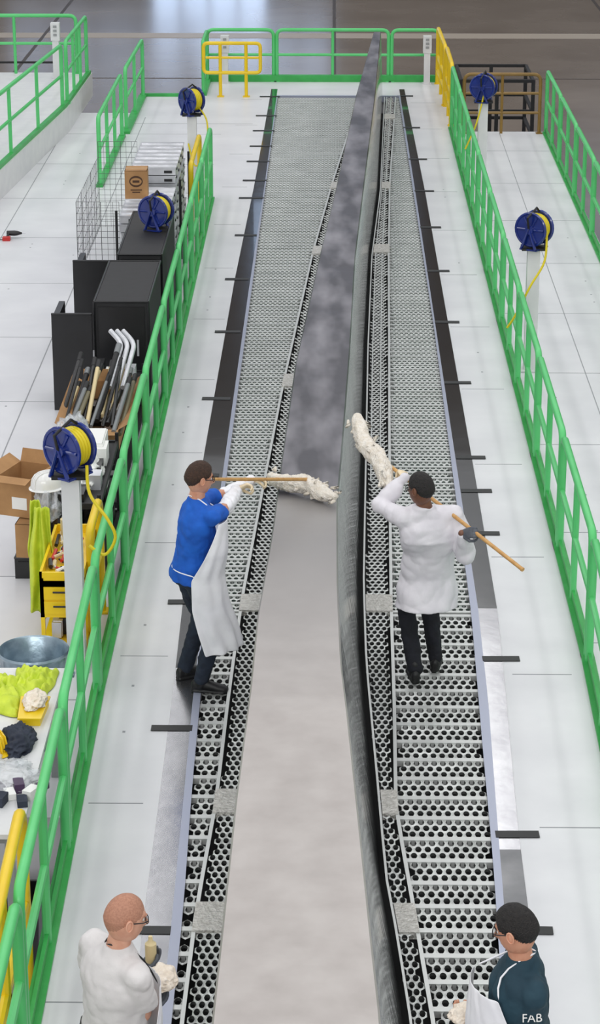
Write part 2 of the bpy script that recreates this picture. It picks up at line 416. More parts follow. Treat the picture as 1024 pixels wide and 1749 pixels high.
for z in (GZ+.1,-.3,.1,.6):
    for y in (y0,y1): g.box((x0,y-.025,z-.025),(x1,y+.025,z+.025))
    for x in (x0,x1): g.box((x-.025,y0,z-.025),(x+.025,y1,z+.025))
g.obj('black_tube_frame',[M_blkm])

# ------------------------------------------------------------------ pillars with outlets
for x,y,z,h in ((-1.93,41.9,0,.86),(1.71,41.9,0,.86),(-4.75,40.0,.4,.95)):
    p=MB();p.box((x-.055,y-.055,z),(x+.055,y+.055,z+h-.12),0);p.box((x-.075,y-.07,z+h-.3),(x+.075,y+.07,z+h),0)
    for q in (.06,.13,.2): p.box((x-.03,y-.078,z+h-q-.02),(x+.03,y-.07,z+h-q+.02),1)
    p.box((x-.08,y-.08,z),(x+.08,y+.08,z+.02),0)
    p.obj('outlet_pillar',[M_white,M_outlet])

# ------------------------------------------------------------------ hose reels
def hose_reel(x,y,ph,ang,hose,R=.17,z0=0):
    e=empty('hose_reel')
    p=MB();p.box((x-.065,y-.065,z0),(x+.065,y+.065,z0+ph),0);p.box((x-.1,y-.1,z0),(x+.1,y+.1,z0+.015),0);p.box((x-.13,y-.1,z0+ph),(x+.13,y+.1,z0+ph+.025),1)
    p.obj('post',[M_white,M_blkm],e)
    c=V((x,y,z0+ph+.05+R));Rm=Matrix.Rotation(ang,3,'Z')
    T=lambda a,b,d:c+Rm@V((a,b,d))
    q=MB()
    for s in (-.085,.085):
        ring=[T(s,R*math.cos(2*PI*k/28),R*math.sin(2*PI*k/28)) for k in range(28)]
        q.tube(ring,.016,0,8,True)
        q.tube([T(s-.006,0,0),T(s+.006,0,0)],R*.98,0,28)
        for k in range(6):
            a=2*PI*k/6;q.tube([T(s*1.12,0,0),T(s*1.12,R*.9*math.cos(a),R*.9*math.sin(a))],.012,0,6)
        q.tube([T(s*1.05,0,0),T(s*1.5,0,0)],.045,0,14)
    for k in range(5):
        s=-.06+.03*k
        q.tube([T(s,R*.78*math.cos(2*PI*j/24),R*.78*math.sin(2*PI*j/24)) for j in range(24)],.019,1,8,True)
    q.tube([T(-.08,0,0),T(.08,0,0)],R*.66,1,20)
    for s in (-.125,.125):
        q.tube([T(s,-.08,-R-.03),T(s,0,.02),T(s,.08,-R-.03)],.018,0,8)
    q.tube([T(-.125,0,.0),T(-.16,0,R*.8),T(.0,-.02,R+.05),T(.13,0,R*.8)],.012,2,8)
    vs=[T(a,b,d) for a in (-.13,.13) for b in (-.1,.1) for d in (-R-.045,-R-.03)]
    q.add(vs,[(0,1,3,2),(4,6,7,5),(0,4,5,1),(2,3,7,6),(0,2,6,4),(1,5,7,3)],0)
    q.obj('reel',[M_reel,M_hose,M_blkm],e,smooth=True)
    if hose:
        h=MB();pts=[c+V(d) for d in hose];out=[]
        for i in range(len(pts)-1):
            p0=pts[max(i-1,0)];p1=pts[i];p2=pts[i+1];p3=pts[min(i+2,len(pts)-1)]
            for k in range(6):
                t=k/6;out.append(.5*((2*p1)+(-p0+p2)*t+(2*p0-5*p1+4*p2-p3)*t*t+(-p0+3*p1-3*p2+p3)*t**3))
        out.append(pts[-1]);h.tube(out,.012,0,8);h.obj('hose',[M_hose],e,smooth=True)
hose_reel(-1.98,32.6,1.1,.8,[(.1,0,-.1),(.22,-.1,-.3),(.2,-.2,-.7),(.05,-.2,-.9),(-.05,-.1,-.6)])
hose_reel(2.14,32.7,1.28,1.25,[(0,-.1,-.1),(-.1,-.15,-.5),(-.25,-.2,-.85)])
hose_reel(2.12,23.7,1.32,1.0,[(.12,-.1,0),(.1,-.2,-.3),(-.05,-.3,-.55),(-.2,-.35,-.85),(-.28,-.35,-.98)])
hose_reel(-1.96,25.4,1.12,1.2,None)
hose_reel(-1.88,15.8,1.52,.95,[(.13,-.1,-.1),(.15,-.15,-.3),(.28,-.2,-.48),(.33,-.2,-.62),(.25,-.2,-.75),(.14,-.2,-.68)],.165)

# ------------------------------------------------------------------ clutter on the left
r=MB()
for x in (-2.54,-1.9):
    for y in (26.8,28.6,30.4): r.tube([(x,y,0),(x,y,1.02)],.016,1,8)
r.box((-2.54,26.8,.1),(-1.9,30.4,.12),1)
random.seed(5)
for (ya,yb,ztop) in ((26.85,28.45,1.0),(28.65,30.3,1.12)):
    z=.12
    while z<ztop-.05:
        hh=.105;j=random.uniform(-.012,.012)
        r.box((-2.5+j,ya,z),(-1.95+j,yb,z+hh-.022),0)
        r.box((-2.51+j,ya-.01,z+hh-.022),(-1.94+j,yb+.01,z+hh-.01),0)
        for k in range(4):
            yy=ya+(yb-ya)*(k+.5)/4;r.box((-1.95+j,yy-.03,z+.03),(-1.94+j,yy+.03,z+.06),1)
        for xx in (-2.4,-2.1): r.box((xx,ya-.014,z+.025),(xx+.1,ya,z+.055),1)
        z+=hh
    for k in range(7):
        yy=ya+(yb-ya)*(k+.5)/7;r.box((-2.5,yy-.012,z-.01),(-1.95,yy+.012,z+.004),0)
r.box((-2.2,27.0,1.085),(-1.98,27.35,1.088),2)
r.obj('silver_case_stack',[M_silver,M_blkm,M_paper])
def wire(mb,p0,p1,z0,z1,st=.07,m=0):
    p0=V(p0);p1=V(p1);L=(p1-p0).length;n=int(L/st)
    for i in range(n+1):
        q=p0.lerp(p1,i/n);mb.tube([(q.x,q.y,z0),(q.x,q.y,z1)],.0028 if i%4 else .005,m,4)
    k=int((z1-z0)/st)
    for i in range(k+1):
        z=z0+(z1-z0)*i/k;mb.tube([(p0.x,p0.y,z),(p1.x,p1.y,z)],.0028,m,4)
w=MB();wire(w,(-3.1,27.6),(-2.58,27.6),0,.95);wire(w,(-3.1,30.4),(-2.58,30.4),0,1.15);wire(w,(-3.1,27.6),(-3.1,30.4),0,.95,.14)
w.obj('wire_mesh_cage',[M_wire])
def carton(name,c,s,rz,marks=True,open_=False):
    mb=MB();R=Matrix.Rotation(rz,3,'Z');c=V(c);hx,hy,hz=s[0]/2,s[1]/2,s[2]
    def B(a,b,m):
        vs=[V((x,y,z)) for x in (a[0],b[0]) for y in (a[1],b[1]) for z in (a[2],b[2])]
        mb.add([c+R@p for p in vs],[(0,1,3,2),(4,6,7,5),(0,4,5,1),(2,3,7,6),(0,2,6,4),(1,5,7,3)],m)
    t=.006
    B((-hx,-hy,0),(hx,-hy+t,hz),0);B((-hx,hy-t,0),(hx,hy,hz),0);B((-hx,-hy+t,0),(-hx+t,hy-t,hz),0);B((hx-t,-hy+t,0),(hx,hy-t,hz),0)
    B((-hx+t,-hy+t,0),(hx-t,hy-t,t),0)
    if open_:
        for sx in (-1,1):
            a=V((sx*hx,-hy,hz));b=V((sx*hx,hy,hz));d=V((sx*.1,0,.06));mb.add([c+R@p for p in (a,b,b+d,a+d)],[(0,1,2,3)],0)
        a=V((-hx,hy,hz));b=V((hx,hy,hz));d=V((0,.05,.1));mb.add([c+R@p for p in (a,b,b+d,a+d)],[(0,1,2,3)],0)
        a=V((-hx,-hy,hz));b=V((hx,-hy,hz));d=V((0,-.1,-.02));mb.add([c+R@p for p in (a,b,b+d,a+d)],[(0,1,2,3)],0)
    else:
        B((-hx,-hy,hz-t),(hx,-.002,hz),0);B((-hx,.002,hz-t),(hx,hy,hz),0);B((-hx,-.02,hz),(hx,.02,hz+.001),3)
    if marks:
        pts=[]
        for k in range(24):
            a=2*PI*k/24;pts.append(V((hx*.6*math.cos(a),-hy-.002,hz*.62+hz*.2*math.sin(a))))
        mb.add([c+R@p for p in pts],[tuple(range(24))],1)
        pts=[V((hx*.5*math.cos(2*PI*k/24),-hy-.004,hz*.62+hz*.13*math.sin(2*PI*k/24))) for k in range(24)]
        mb.add([c+R@p for p in pts],[tuple(range(24))],0)
        for zz,wd in ((.3,.5),(.22,.35)): B((-hx*wd,-hy-.003,hz*zz),(hx*wd,-hy,hz*zz+.012),1)
        B((-hx*.3,-hy-.006,hz*.58),(hx*.3,-hy,hz*.66),1)
    else: B((-hx*.2,-hy-.003,hz*.2),(hx*.7,-hy,hz*.5),2)
    return mb.obj(name,[M_card,M_cardd,M_paper,mat('packing_tape',(190,155,110),.3)])
carton('cardboard_box',(-2.34,27.4,1.065),(.27,.3,.34),.03)
carton('cardboard_box',(-2.50,17.9,.5),(.30,.4,.34),-.35,False,True)
carton('cardboard_box',(-2.40,17.75,.2),(.28,.4,.29),-.1,False)
b=MB();b.box((-2.58,17.6,0),(-2.27,18.2,.19));b.tube([(-2.58,17.58,.19),(-2.27,17.58,.19)],.01);b.box((-2.55,17.59,.04),(-2.3,17.6,.15));b.obj('black_crate',[M_blk])
def cabinet(x0,x1,y0,y1,h,slope=0):
    mb=MB()
    vs=[(x0,y0,0),(x1,y0,0),(x1,y1,0),(x0,y1,0),(x0,y0,h-slope),(x1,y0,h-slope),(x1,y1,h),(x0,y1,h)]
    mb.add(vs,[(0,3,2,1),(4,5,6,7),(0,1,5,4),(1,2,6,5),(2,3,7,6),(3,0,4,7)],0)
    for a,b in (((x0,y0,h-slope),(x1,y0,h-slope)),((x0,y1,h),(x1,y1,h)),((x0,y0,h-slope),(x0,y1,h)),((x1,y0,h-slope),(x1,y1,h)),((x0,y0,0),(x0,y0,h-slope)),((x1,y0,0),(x1,y0,h-slope))):
        mb.tube([a,b],.012,1,6)
    mb.box((x0+.04,y0-.012,.08),(x1-.04,y0,h-slope-.05),1)
    mb.box((x1-.12,y0-.03,h*.5),(x1-.1,y0-.012,h*.65),2)
    return mb.obj('black_storage_cabinet',[M_blkm,M_blk,M_silver])
cabinet(-2.29,-1.82,24.2,26.3,1.12);cabinet(-2.36,-1.82,22.3,24.0,1.1)
b=MB();b.box((-2.80,24.4,0),(-2.33,24.46,1.0));b.box((-2.80,24.46,0),(-2.74,25.2,.9));b.tube([(-2.80,24.4,1.0),(-2.33,24.4,1.0)],.012,0,6);b.obj('black_panel_screen',[M_blk])
b=MB();b.box((-2.78,22.2,0),(-2.38,22.25,1.0),0);b.box((-2.78,22.25,0),(-2.72,22.9,.95),0);b.tube([(-2.78,22.2,1.0),(-2.38,22.2,1.0)],.012,0,6)
b.obj('black_panel_screen',[M_blk])
def shelf(x0,x1,y0,y1,zs,items,seed,name='storage_shelving'):
    mb=MB();random.seed(seed)
    for x in (x0,x1):
        for y in (y0,y1): mb.tube([(x,y,0),(x,y,zs[-1]+.1)],.016,0,8)
    for z in zs:
        mb.box((x0,y0,z),(x1,y1,z+.015),0)
        for x in (x0,x1): mb.box((x-.012,y0,z-.02),(x+.012,y1,z+.03),0)
        for y in (y0,y1): mb.box((x0,y-.012,z-.02),(x1,y+.012,z+.03),0)
    for z in zs:
        y=y0+.05
        while y<y1-.2:
            x=x0+.04
            while x<x1-.1:
                wx=random.uniform(.08,.16);wy=random.uniform(.12,.28);hz=random.uniform(.04,.2)
                if random.random()<items: mb.box((x,y,z+.016),(min(x+wx,x1-.02),min(y+wy,y1-.03),z+.016+hz),random.choice([1,2,3,1,1,2]))
                x+=wx+.02
            y+=.3
    return mb.obj(name,[M_blkm,M_blk,M_silver,M_paper,M_cardd])
shelf(-2.36,-1.86,19.1,22.0,[.1,.45],.8,11)
shelf(-2.16,-1.84,17.3,18.9,[.1,.42,.74],.95,12)
carton('cardboard_box',(-2.1,20.1,.52),(.46,1.5,.2),0,False,True)
tb=MB();random.seed(21)
for i in range(22):
    x=-2.38+.026*i+random.uniform(-.01,.01);y=19.6+random.uniform(-.3,.3);L=random.uniform(.7,1.1);r_=random.uniform(.014,.026)
    a=V((x-.03,y,.66+random.random()*.06));b2=a+V((random.uniform(.0,.12),L,.14+.28*random.random()))
    k=[0,2,0,1,3,4,2,0][i%8]
    tb.tube([a,b2],r_,k,10);tb.tube([b2-(b2-a)*.12,b2],r_*1.15,3 if k!=3 else 1,10)
for i in range(3):
    a=V((-2.02+.06*i,20.2,.85));tb.tube(fillet([a,a+V((.06,.7,.22)),a+V((-.06,.85,.3))],.1),.024,5,10)
tb.obj('tube_and_pipe_bundle',[M_blk,mat('grey_pipe',(120,124,126),.4),M_tan,M_blkm,mat('olive_tube',(110,104,80),.5),M_silver],smooth=True)
def hard_hat(c,mt,rz=0,s=1.0):
    mb=MB();c=V(c);n=28;vs=[];fs=[];R=Matrix.Rotation(rz,3,'Z')
    prof=[(0,.15),(.05,.146),(.09,.128),(.115,.095),(.124,.05),(.127,.012),(.15,.004),(.15,0),(.12,0)]
    for r0,z0 in prof:
        for k in range(n):
            a=2*PI*k/n
            ex=1.12 if r0>.13 and math.cos(a)>.3 else 1
            vs.append(c+R@V((r0*math.cos(a)*1.12*ex,r0*math.sin(a)*.95,z0))*s)
    for i in range(len(prof)-1):
        for k in range(n): fs.append((i*n+k,(i+1)*n+k,(i+1)*n+(k+1)%n,i*n+(k+1)%n))
    mb.add(vs,fs,0)
    for dy in (-.03,0,.03):
        mb.tube([c+R@V((1.12*r0*sg,dy,z0+.002))*s for sg,(r0,z0) in ([(-1,p) for p in prof[5:0:-1]]+[(1,p) for p in prof[:6]])],.006*s,0,6)
    return mb.obj('hard_hat',[mt],smooth=True)
M_hatw=mat('white_hat_shell',(232,232,230),.3,coat=.5);M_haty=mat('yellow_hat_shell',(238,200,30),.3,coat=.5)
def crumple(name,c,s,mt,seed,amp=.35,fr=3.0,sub=5,parent=None,rz=0,flat=True):
    import bmesh
    b=bmesh.new();bmesh.ops.create_icosphere(b,subdivisions=sub,radius=1)
    off=V((seed*7.3,seed*3.1,seed*1.7));R=Matrix.Rotation(rz,3,'Z')
    for v in b.verts:
        d=v.co.normalized();q=d*fr+off
        nn=noise.noise(q)*.6+(1-abs(noise.noise(q*1.7))*2)*.35+noise.noise(q*4)*.12
        p=d*(1+amp*nn)
        if flat and p.z<0: p.z*=.25
        v.co=V(c)+R@V((p.x*s[0],p.y*s[1],p.z*s[2]))
    me=bpy.data.meshes.new(name);b.to_mesh(me);b.free();me.materials.append(mt)
    me.polygons.foreach_set('use_smooth',[True]*len(me.polygons))
    o=bpy.data.objects.new(name,me);COL.objects.link(o)
    if parent:o.parent=parent
    return o
crumple('plastic_bag',(-2.2,18.5,.88),(.14,.5,.16),M_plas,2,.5)
crumple('plastic_bag',(-2.25,17.35,.7),(.1,.25,.2),M_plas,3,.5)
crumple('plastic_bag',(-2.02,18.0,.78),(.12,.4,.1),M_paper,4,.5)
b=MB();b.box((-2.08,18.3,.76),(-1.9,18.75,.92));b.box((-2.075,18.29,.78),(-1.905,18.3,.9),1);b.box((-2.07,18.32,.92),(-1.91,18.73,.935));b.obj('white_parts_box',[M_paper,M_silver])
hard_hat((-2.25,17.3,.90),M_hatw,.6,.9)
b=MB();b.tube([(-2.25,17.45,0),(-2.25,17.45,.90)],.015);b.tube([(-2.33,17.45,.89),(-2.15,17.45,.89)],.012);b.tube([(-2.40,17.45,.01),(-2.10,17.45,.01)],.015);b.tube([(-2.25,17.3,.01),(-2.25,17.7,.01)],.015);b.tube([(-2.25,17.45,.89),(-2.25,17.28,.895)],.012);b.obj('coat_stand',[M_blkm])
def drape(name,x0,x1,y,z0,z1,mt,seed,fold=.03,parent=None,dy=0):
    mb=MB();n=26;k=30;vs=[];fs=[]
    for i in range(k+1):
        t=i/k;z=z1+(z0-z1)*t
        for j in range(n+1):
            s_=j/n;pin=1-.45*(1-t)**2
            xm=(x0+x1)/2;x=xm+(x0+(x1-x0)*s_-xm)*pin
            yy=y+fold*math.sin(s_*16+seed+2*t)*(.5+t)+.02*noise.noise(V((s_*4,t*4,seed)))+dy*t
            vs.append((x+.02*noise.noise(V((t*3,seed,s_*2))),yy,z+.05*noise.noise(V((s_*3,seed,0)))*t))
    for i in range(k):
        for j in range(n): a=i*(n+1)+j;fs.append((a,a+n+1,a+n+2,a+1))
    mb.add(vs,fs,0);o=mb.obj(name,[mt],parent,True,False)
    so=o.modifiers.new('s','SOLIDIFY');so.thickness=.006
    return o
drape('hi_vis_vest',-2.32,-2.10,16.55,.12,1.0,M_hiv,1.3,.035)
drape('hi_vis_vest',-2.36,-2.22,16.85,.5,.95,M_hiv,2.3,.03)
# garment thrown flat over the table: a thin rumpled sheet
def flat_cloth(name,cx,cy,w,l,z,mt,seed,amp=.05):
    mb=MB();n=44;vs=[];fs=[]
    for i in range(n+1):
        for j in range(n+1):
            u=i/n*2-1;v=j/n*2-1
            k=1+.22*noise.noise(V((u*1.3,v*1.3,seed)))+.12*math.cos(3*math.atan2(v,u)+seed)
            d=max(abs(u),abs(v))
            x=cx+u*w*k;y=cy+v*l*k
            q=V((u*2.2+seed,v*2.2,seed))
            h=amp*(.55+.9*(.5-abs(noise.noise(q)))*1.2+.35*noise.noise(q*2.3))*(1-d**6)
            vs.append((x,y,z+max(h,.003)))
    for i in range(n):
        for j in range(n): a=i*(n+1)+j;fs.append((a,a+n+1,a+n+2,a+1))
    mb.add(vs,fs,0);o=mb.obj(name,[mt],None,True,False)
    so=o.modifiers.new('s','SOLIDIFY');so.thickness=.004;so.offset=1
    return o
e=empty('tool_cart');c=MB()
X0,X1,Y0,Y1=-2.16,-1.83,15.95,17.0;K=.82
def cb(a,b,m=0): c.box((a[0],a[1],a[2]*K),(b[0],b[1],b[2]*K),m)
cb((X0,Y0,.12),(X1,Y1,.16));cb((X0,Y0,.5),(X1,Y1,.53));cb((X0,Y0,.76),(X1,Y1,.78))
for x in (X0,X1-.02): cb((x,Y0,.72),(x+.02,Y1,.86))
for y in (Y0,Y1-.02): cb((X0,y,.72),(X1,y+.02,.86))
cb((X0,Y0,.53),(X0+.02,Y1,.76));cb((X0,Y0,.42),(X1,Y0+.02,.76));cb((X0+.03,Y0-.012,.46),(X1-.03,Y0,.58));cb((X0+.03,Y0-.012,.6),(X1-.03,Y0,.72))
for z in (.54,.68): c.tube([(X0+.1,Y0-.03,z*K),(X1-.1,Y0-.03,z*K)],.008,1,6)
for x in (X0+.015,X1-.015):
    for y in (Y0+.015,Y1-.015):
        c.box((x-.015,y-.015,.09),(x+.015,y+.015,.66),0)
        c.tube([(x-.015,y,.055),(x+.015,y,.055)],.052,1,16)
c.obj('frame',[M_yel,M_blk],e)
t=MB();random.seed(9)
for i in range(26):
    x=random.uniform(X0+.05,X1-.08);y=random.uniform(Y0+.05,Y1-.25);L=random.uniform(.08,.22);a=random.uniform(0,PI)
    t.tube([(x,y,.66+.01*(i%3)),(x+L*math.cos(a)*.4,y+L*abs(math.sin(a)),.67+.01*(i%3))],random.uniform(.008,.018),i%5,8)
t.tube([(X0+.1,Y1-.15,.65),(X0+.1,Y1-.15,.8)],.04,3,16)
for i in range(10):
    x=random.uniform(X0+.05,X1-.1);y=random.uniform(Y0+.05,Y1-.2);t.box((x,y,.14),(x+.07,y+.12,.14+random.uniform(.06,.18)),i%5)
t.obj('tools',[M_blk,M_silver,M_red,M_tan,M_paper],e,smooth=True)
cn=MB();cx,cy=-2.03,14.55;n=40;prof=[(.19,0),(.2,.02),(.235,.66),(.248,.68),(.24,.695),(.228,.68),(.19,.03),(0,.03)]
vs=[];fs=[]
for i,(r0,z0) in enumerate(prof):
    for k in range(n):
        a=2*PI*k/n;rr=r0*(1+(.012*math.cos(20*a) if 0<i<3 else 0));vs.append((cx+rr*math.cos(a),cy+rr*math.sin(a),z0))
for i in range(len(prof)-1):
    for k in range(n): fs.append((i*n+k,i*n+(k+1)%n,(i+1)*n+(k+1)%n,(i+1)*n+k))
cn.add(vs,fs,0)
for s in (-1,1): cn.tube([(cx+s*.235,cy-.05,.55),(cx+s*.27,cy-.03,.5),(cx+s*.27,cy+.03,.5),(cx+s*.235,cy+.05,.55)],.008,0,6)
cn.obj('galvanised_trash_can',[M_can],smooth=True)
t=MB();t.box((-3.2,11.75,.72),(-1.76,14.1,.75),0)
for x in (-3.1,-1.84):
    for y in (11.85,14.0): t.box((x-.025,y-.025,GZ if y<13.4 else 0),(x+.025,y+.025,.72),1)
t.box((-3.1,11.85,.64),(-1.86,11.88,.7),1);t.box((-1.86,11.9,.64),(-1.83,14,.7),1)
t.obj('work_table',[M_white,M_outlet])
flat_cloth('hi_vis_jacket',-1.93,13.82,.13,.22,.752,M_hiv,5.3,.07)
flat_cloth('hi_vis_jacket',-2.15,13.62,.15,.27,.752,M_hiv,8.1,.085)
crumple('cotton_rag',(-1.88,13.42,.82),(.07,.12,.05),M_rag,8,.5,2.2)
crumple('navy_sweatshirt',(-1.93,12.95,.755),(.10,.19,.08),M_navy,9,.5,2.2)
crumple('plastic_bag',(-1.95,12.45,.755),(.17,.2,.06),M_plas,12,.6,3)
crumple('plastic_bag',(-2.12,12.6,.755),(.1,.22,.06),M_plas,16,.6,3)
b=MB()
b.prism([(-1.95,13.2),(-1.82,13.2),(-1.80,13.5),(-1.97,13.5)],.75,.8,0);b.prism([(-1.96,13.18),(-1.81,13.18),(-1.79,13.52),(-1.98,13.52)],.8,.81,0);b.obj('yellow_tray',[M_yel])
hard_hat((-2.12,12.85,.755),M_haty,-.4)
b=MB();random.seed(17)
for i in range(9):
    x=-2.08+.07*i*.6;y=12.08+.09*(i%3);b.box((x,y,.752),(x+.06,y+.1,.79+.02*(i%2)),i%3,Matrix.Rotation(random.uniform(-.6,.6),3,'Z'))
b.obj('boxed_supplies',[M_navy,M_paper,mat('violet_pack',(70,50,80),.5)])
for (x,y,hh) in ((-2.5,11.2,.6),(-2.1,10.4,.5),(-2.7,10.2,.7),(-2.05,12.5,1.2),(-2.1,11.3,.8)):
    b=MB();s=.24
    prof=[(s*.85,0),(s,hh),(s*1.08,hh),(s*1.08,hh-.04),(s*.95,hh-.02),(s*.8,.03)]
    for i in range(len(prof)-1):
        (a0,z0),(a1,z1)=prof[i],prof[i+1]
        for (sx,sy),(tx,ty) in (((-1,-1),(1,-1)),((1,-1),(1,1)),((1,1),(-1,1)),((-1,1),(-1,-1))):
            b.add([(x+sx*a0,y+sy*a0,GZ+z0),(x+tx*a0,y+ty*a0,GZ+z0),(x+tx*a1,y+ty*a1,GZ+z1),(x+sx*a1,y+sy*a1,GZ+z1)],[(0,1,2,3)],0)
    b.prism([(x-s*.8,y-s*.8),(x+s*.8,y-s*.8),(x+s*.8,y+s*.8),(x-s*.8,y+s*.8)],GZ,GZ+.03,0)
    b.obj('black_storage_bin',[M_blk])
b=MB();b.box((-3.6,7,GZ),(-1.74,13.38,GZ+.02),0);b.obj('rubber_mat',[M_blkm])
d=MB();x,y=-4.18,29.7
d.tube([(x-.08,y,.07),(x+.02,y,.07),(x+.06,y,.07),(x+.12,y,.07)],[.032,.036,.03,.012],0,12);d.tube([(x-.05,y,.07),(x-.07,y-.1,.03)],.018,0,8);d.box((x-.12,y-.16,0),(x-.02,y-.08,.05),1)
d.tube([(x+.12,y,.07),(x+.17,y,.07)],.006,2,6)
d.tube([(x-.1,y-.1,.01),(x-.25,y-.15,.01),(x-.4,y-.05,.01),(x-.8,y-.1,.01)],.006,0,6)
d.obj('power_drill',[M_blk,M_red,M_silver],smooth=True)
b=MB();b.box((-6.3,41.2,GZ+.15),(-5.0,43,GZ+.2),0);b.box((-6.3,41.2,GZ+1.0),(-5.0,43,GZ+1.06),1)
for x in (-6.28,-5.02):
    for y in (41.22,42.98): b.tube([(x,y,GZ),(x,y,GZ+1.5)],.03,0,8)
for z in (1.2,1.5): b.tube([(-6.28,42.98,GZ+z),(-5.02,42.98,GZ+z)],.02,0,8)
for i in range(4): b.box((-6.2+.3*i,41.5,GZ+.2),(-5.98+.3*i,42.3,GZ+.7),0 if i%2 else 2)
b.obj('equipment_cart',[M_blkm,M_silver,M_reel])

# ------------------------------------------------------------------ people
def voxel(o,size,smooth=6,disp=0,dscale=.15,hard=True):
    m=o.modifiers.new('Remesh','REMESH');m.mode='VOXEL';m.voxel_size=size;m.use_smooth_shade=True
    s=o.modifiers.new('Smooth','SMOOTH');s.iterations=smooth;s.factor=.5
    if disp:
        for k,(sc,st_) in enumerate(((dscale,disp),(dscale*.45,disp*.4))):
            t=bpy.data.textures.new('folds','CLOUDS');t.noise_scale=sc;t.noise_depth=1;t.noise_type='HARD_NOISE' if (k==0 and hard) else 'SOFT_NOISE'
            d=o.modifiers.new('Displace','DISPLACE');d.texture=t;d.strength=st_;d.mid_level=.35;d.texture_coords='LOCAL'
        s=o.modifiers.new('Smooth2','SMOOTH');s.iterations=1
def ik(a,c,l1,l2,hint):
    d=c-a;L=d.length
    if L>(l1+l2)*.995: c=a+d*((l1+l2)*.995/L);d=c-a;L=d.length
    x=(l1*l1-l2*l2+L*L)/(2*L);h=math.sqrt(max(l1*l1-x*x,0));u=d/L
    p=hint-u*hint.dot(u);p.normalize()
    return a+u*x+p*h,c
def head_pt(d):
    dx,dy,dz=d;x=.076*dx;y=.094*dy;z=.118*dz
    if dz<0:
        k=-dz;h=math.sqrt(max(1-k*k,1e-4));f=((1-min(k,.9999)**2.7)**(1/2.7))/max(h,.06);f=min(f,2.2)
        if dy>-.1: w=min(1,(dy+.1)/.3);x*=1+(f-1)*.6*w;y*=1+(f-1)*.8*w
        x*=1-.20*k
        if dy<0: y*=1-.25*k
    if dy<0: y*=1.06
    if dy>0:
        y+=.026*math.exp(-(x/.011)**2)*(math.exp(-((z+.026)/.014)**2)+.55*math.exp(-((z+.006)/.02)**2))
        y-=.012*math.exp(-((abs(x)-.031)/.015)**2-((z-.008)/.013)**2)
        y+=.006*math.exp(-((abs(x)-.028)/.024)**2-((z-.032)/.009)**2)
        y+=.007*math.exp(-(x/.024)**2-((z+.056)/.006)**2)+.006*math.exp(-(x/.02)**2-((z+.068)/.006)**2)
        y-=.004*math.exp(-(x/.03)**2-((z+.062)/.003)**2)
        y+=.008*math.exp(-(x/.025)**2-((z+.098)/.014)**2)
    return V((x,y,z))
def make_head(e,pos,F,tilt,skin,hair,hthick,glasses=True,side=0):
    F=V(F).normalized();up=V((0,0,1));S=F.cross(up).normalized();U=S.cross(F).normalized()
    R=Matrix((S,F,U)).transposed()@Matrix.Rotation(side,3,'Y')
    pos=V(pos);T=lambda p:pos+R@p
    nu,nv=72,54;mb=MB();hb=MB()
    G=[[ (math.sin(PI*i/nv)*math.sin(2*PI*j/nu),math.sin(PI*i/nv)*math.cos(2*PI*j/nu),math.cos(PI*i/nv)) for j in range(nu)] for i in range(nv+1)]
    P=[[head_pt(d) for d in row] for row in G]
    mb.v=[tuple(T(p)) for row in P for p in row]
    def hl(y): return lerp([(.072,.12),(.066,.075),(.03,.055),(.012,.02),(-.005,-.02),(-.045,-.06),(-.055,-.12)],y)
    for i in range(nv):
        for j in range(nu):
            a,b=i*nu+j,i*nu+(j+1)%nu
            c=P[i][j]
            lip=(abs(c.x)<.024 and -.073<c.z<-.052 and c.y>.05)
            mb.f.append((a,a+nu,b+nu,b));mb.m.append(1 if lip else 0)
            if c.z>hl(c.y):
                q=[P[i][j],P[i+1][j],P[i+1][(j+1)%nu],P[i][(j+1)%nu]]
                def H(p):
                    k=hthick*min(1,max(0,(p.z-hl(p.y)))/.035+.15)
                    return T(p+p.normalized()*(k+min(.0025,hthick*.3)*noise.noise(p*70)))
                hb.add([H(p) for p in q],[(0,1,2,3)],0)
                hb.add([T(p*.97) for p in q],[(3,2,1,0)],0)
    o=mb.obj('head',[skin,mat('lips_'+skin.name,(168,110,98),.5)],e,True,False)
    if hair:
        o=hb.obj('hair',[hair],e,True,False)
        w=o.modifiers.new('w','WELD');w.merge_threshold=.0004
    f=MB()
    for s in (-1,1):
        f.ball(T(V((s*.031,.071,.009))),.0125,0,12,8);f.ball(T(V((s*.031,.0805,.009))),.0058,1,10,6)
        f.tube([T(V((s*.018,.088,.029))),T(V((s*.032,.091,.033))),T(V((s*.046,.078,.028)))],.0035,2,6)
    f.obj('eyes',[M_paper,mat('iris',(50,36,28),.2),hair or M_blk],e,True)
    er=MB()
    for s in (-1,1):
        er.ball(T(V((s*.079,-.006,-.004))),V((.009,.017,.031)),0,12,8,R)
        er.tube([T(V((s*.086,-.006+.015*math.cos(a),-.002+.026*math.sin(a)))) for a in [2*PI*k/12 for k in range(12)]],.0045,0,6,True)
    er.obj('ears',[skin],e,True)
    if glasses:
        g=MB()
        for s in (-1,1):
            ring=[T(V((s*.034+.026*math.cos(a),.101-.25*abs(.034+.026*s*math.cos(a)) *.6,.008+.019*math.sin(a)))) for a in [2*PI*k/20 for k in range(20)]]
            g.tube(ring,.0022,0,6,True)
            g.add(ring,[tuple(range(20))],1)
            g.tube([T(V((s*.06,.092,.012))),T(V((s*.079,.06,.012))),T(V((s*.083,-.01,.01)))],.0028,0,6)
        g.tube([T(V((-.008,.1,.012))),T(V((.008,.1,.012)))],.0025,0,6)
        g.obj('safety_glasses',[M_blk,mat('lens',(60,60,60),.05,alpha=.35)],e,True)
    return R
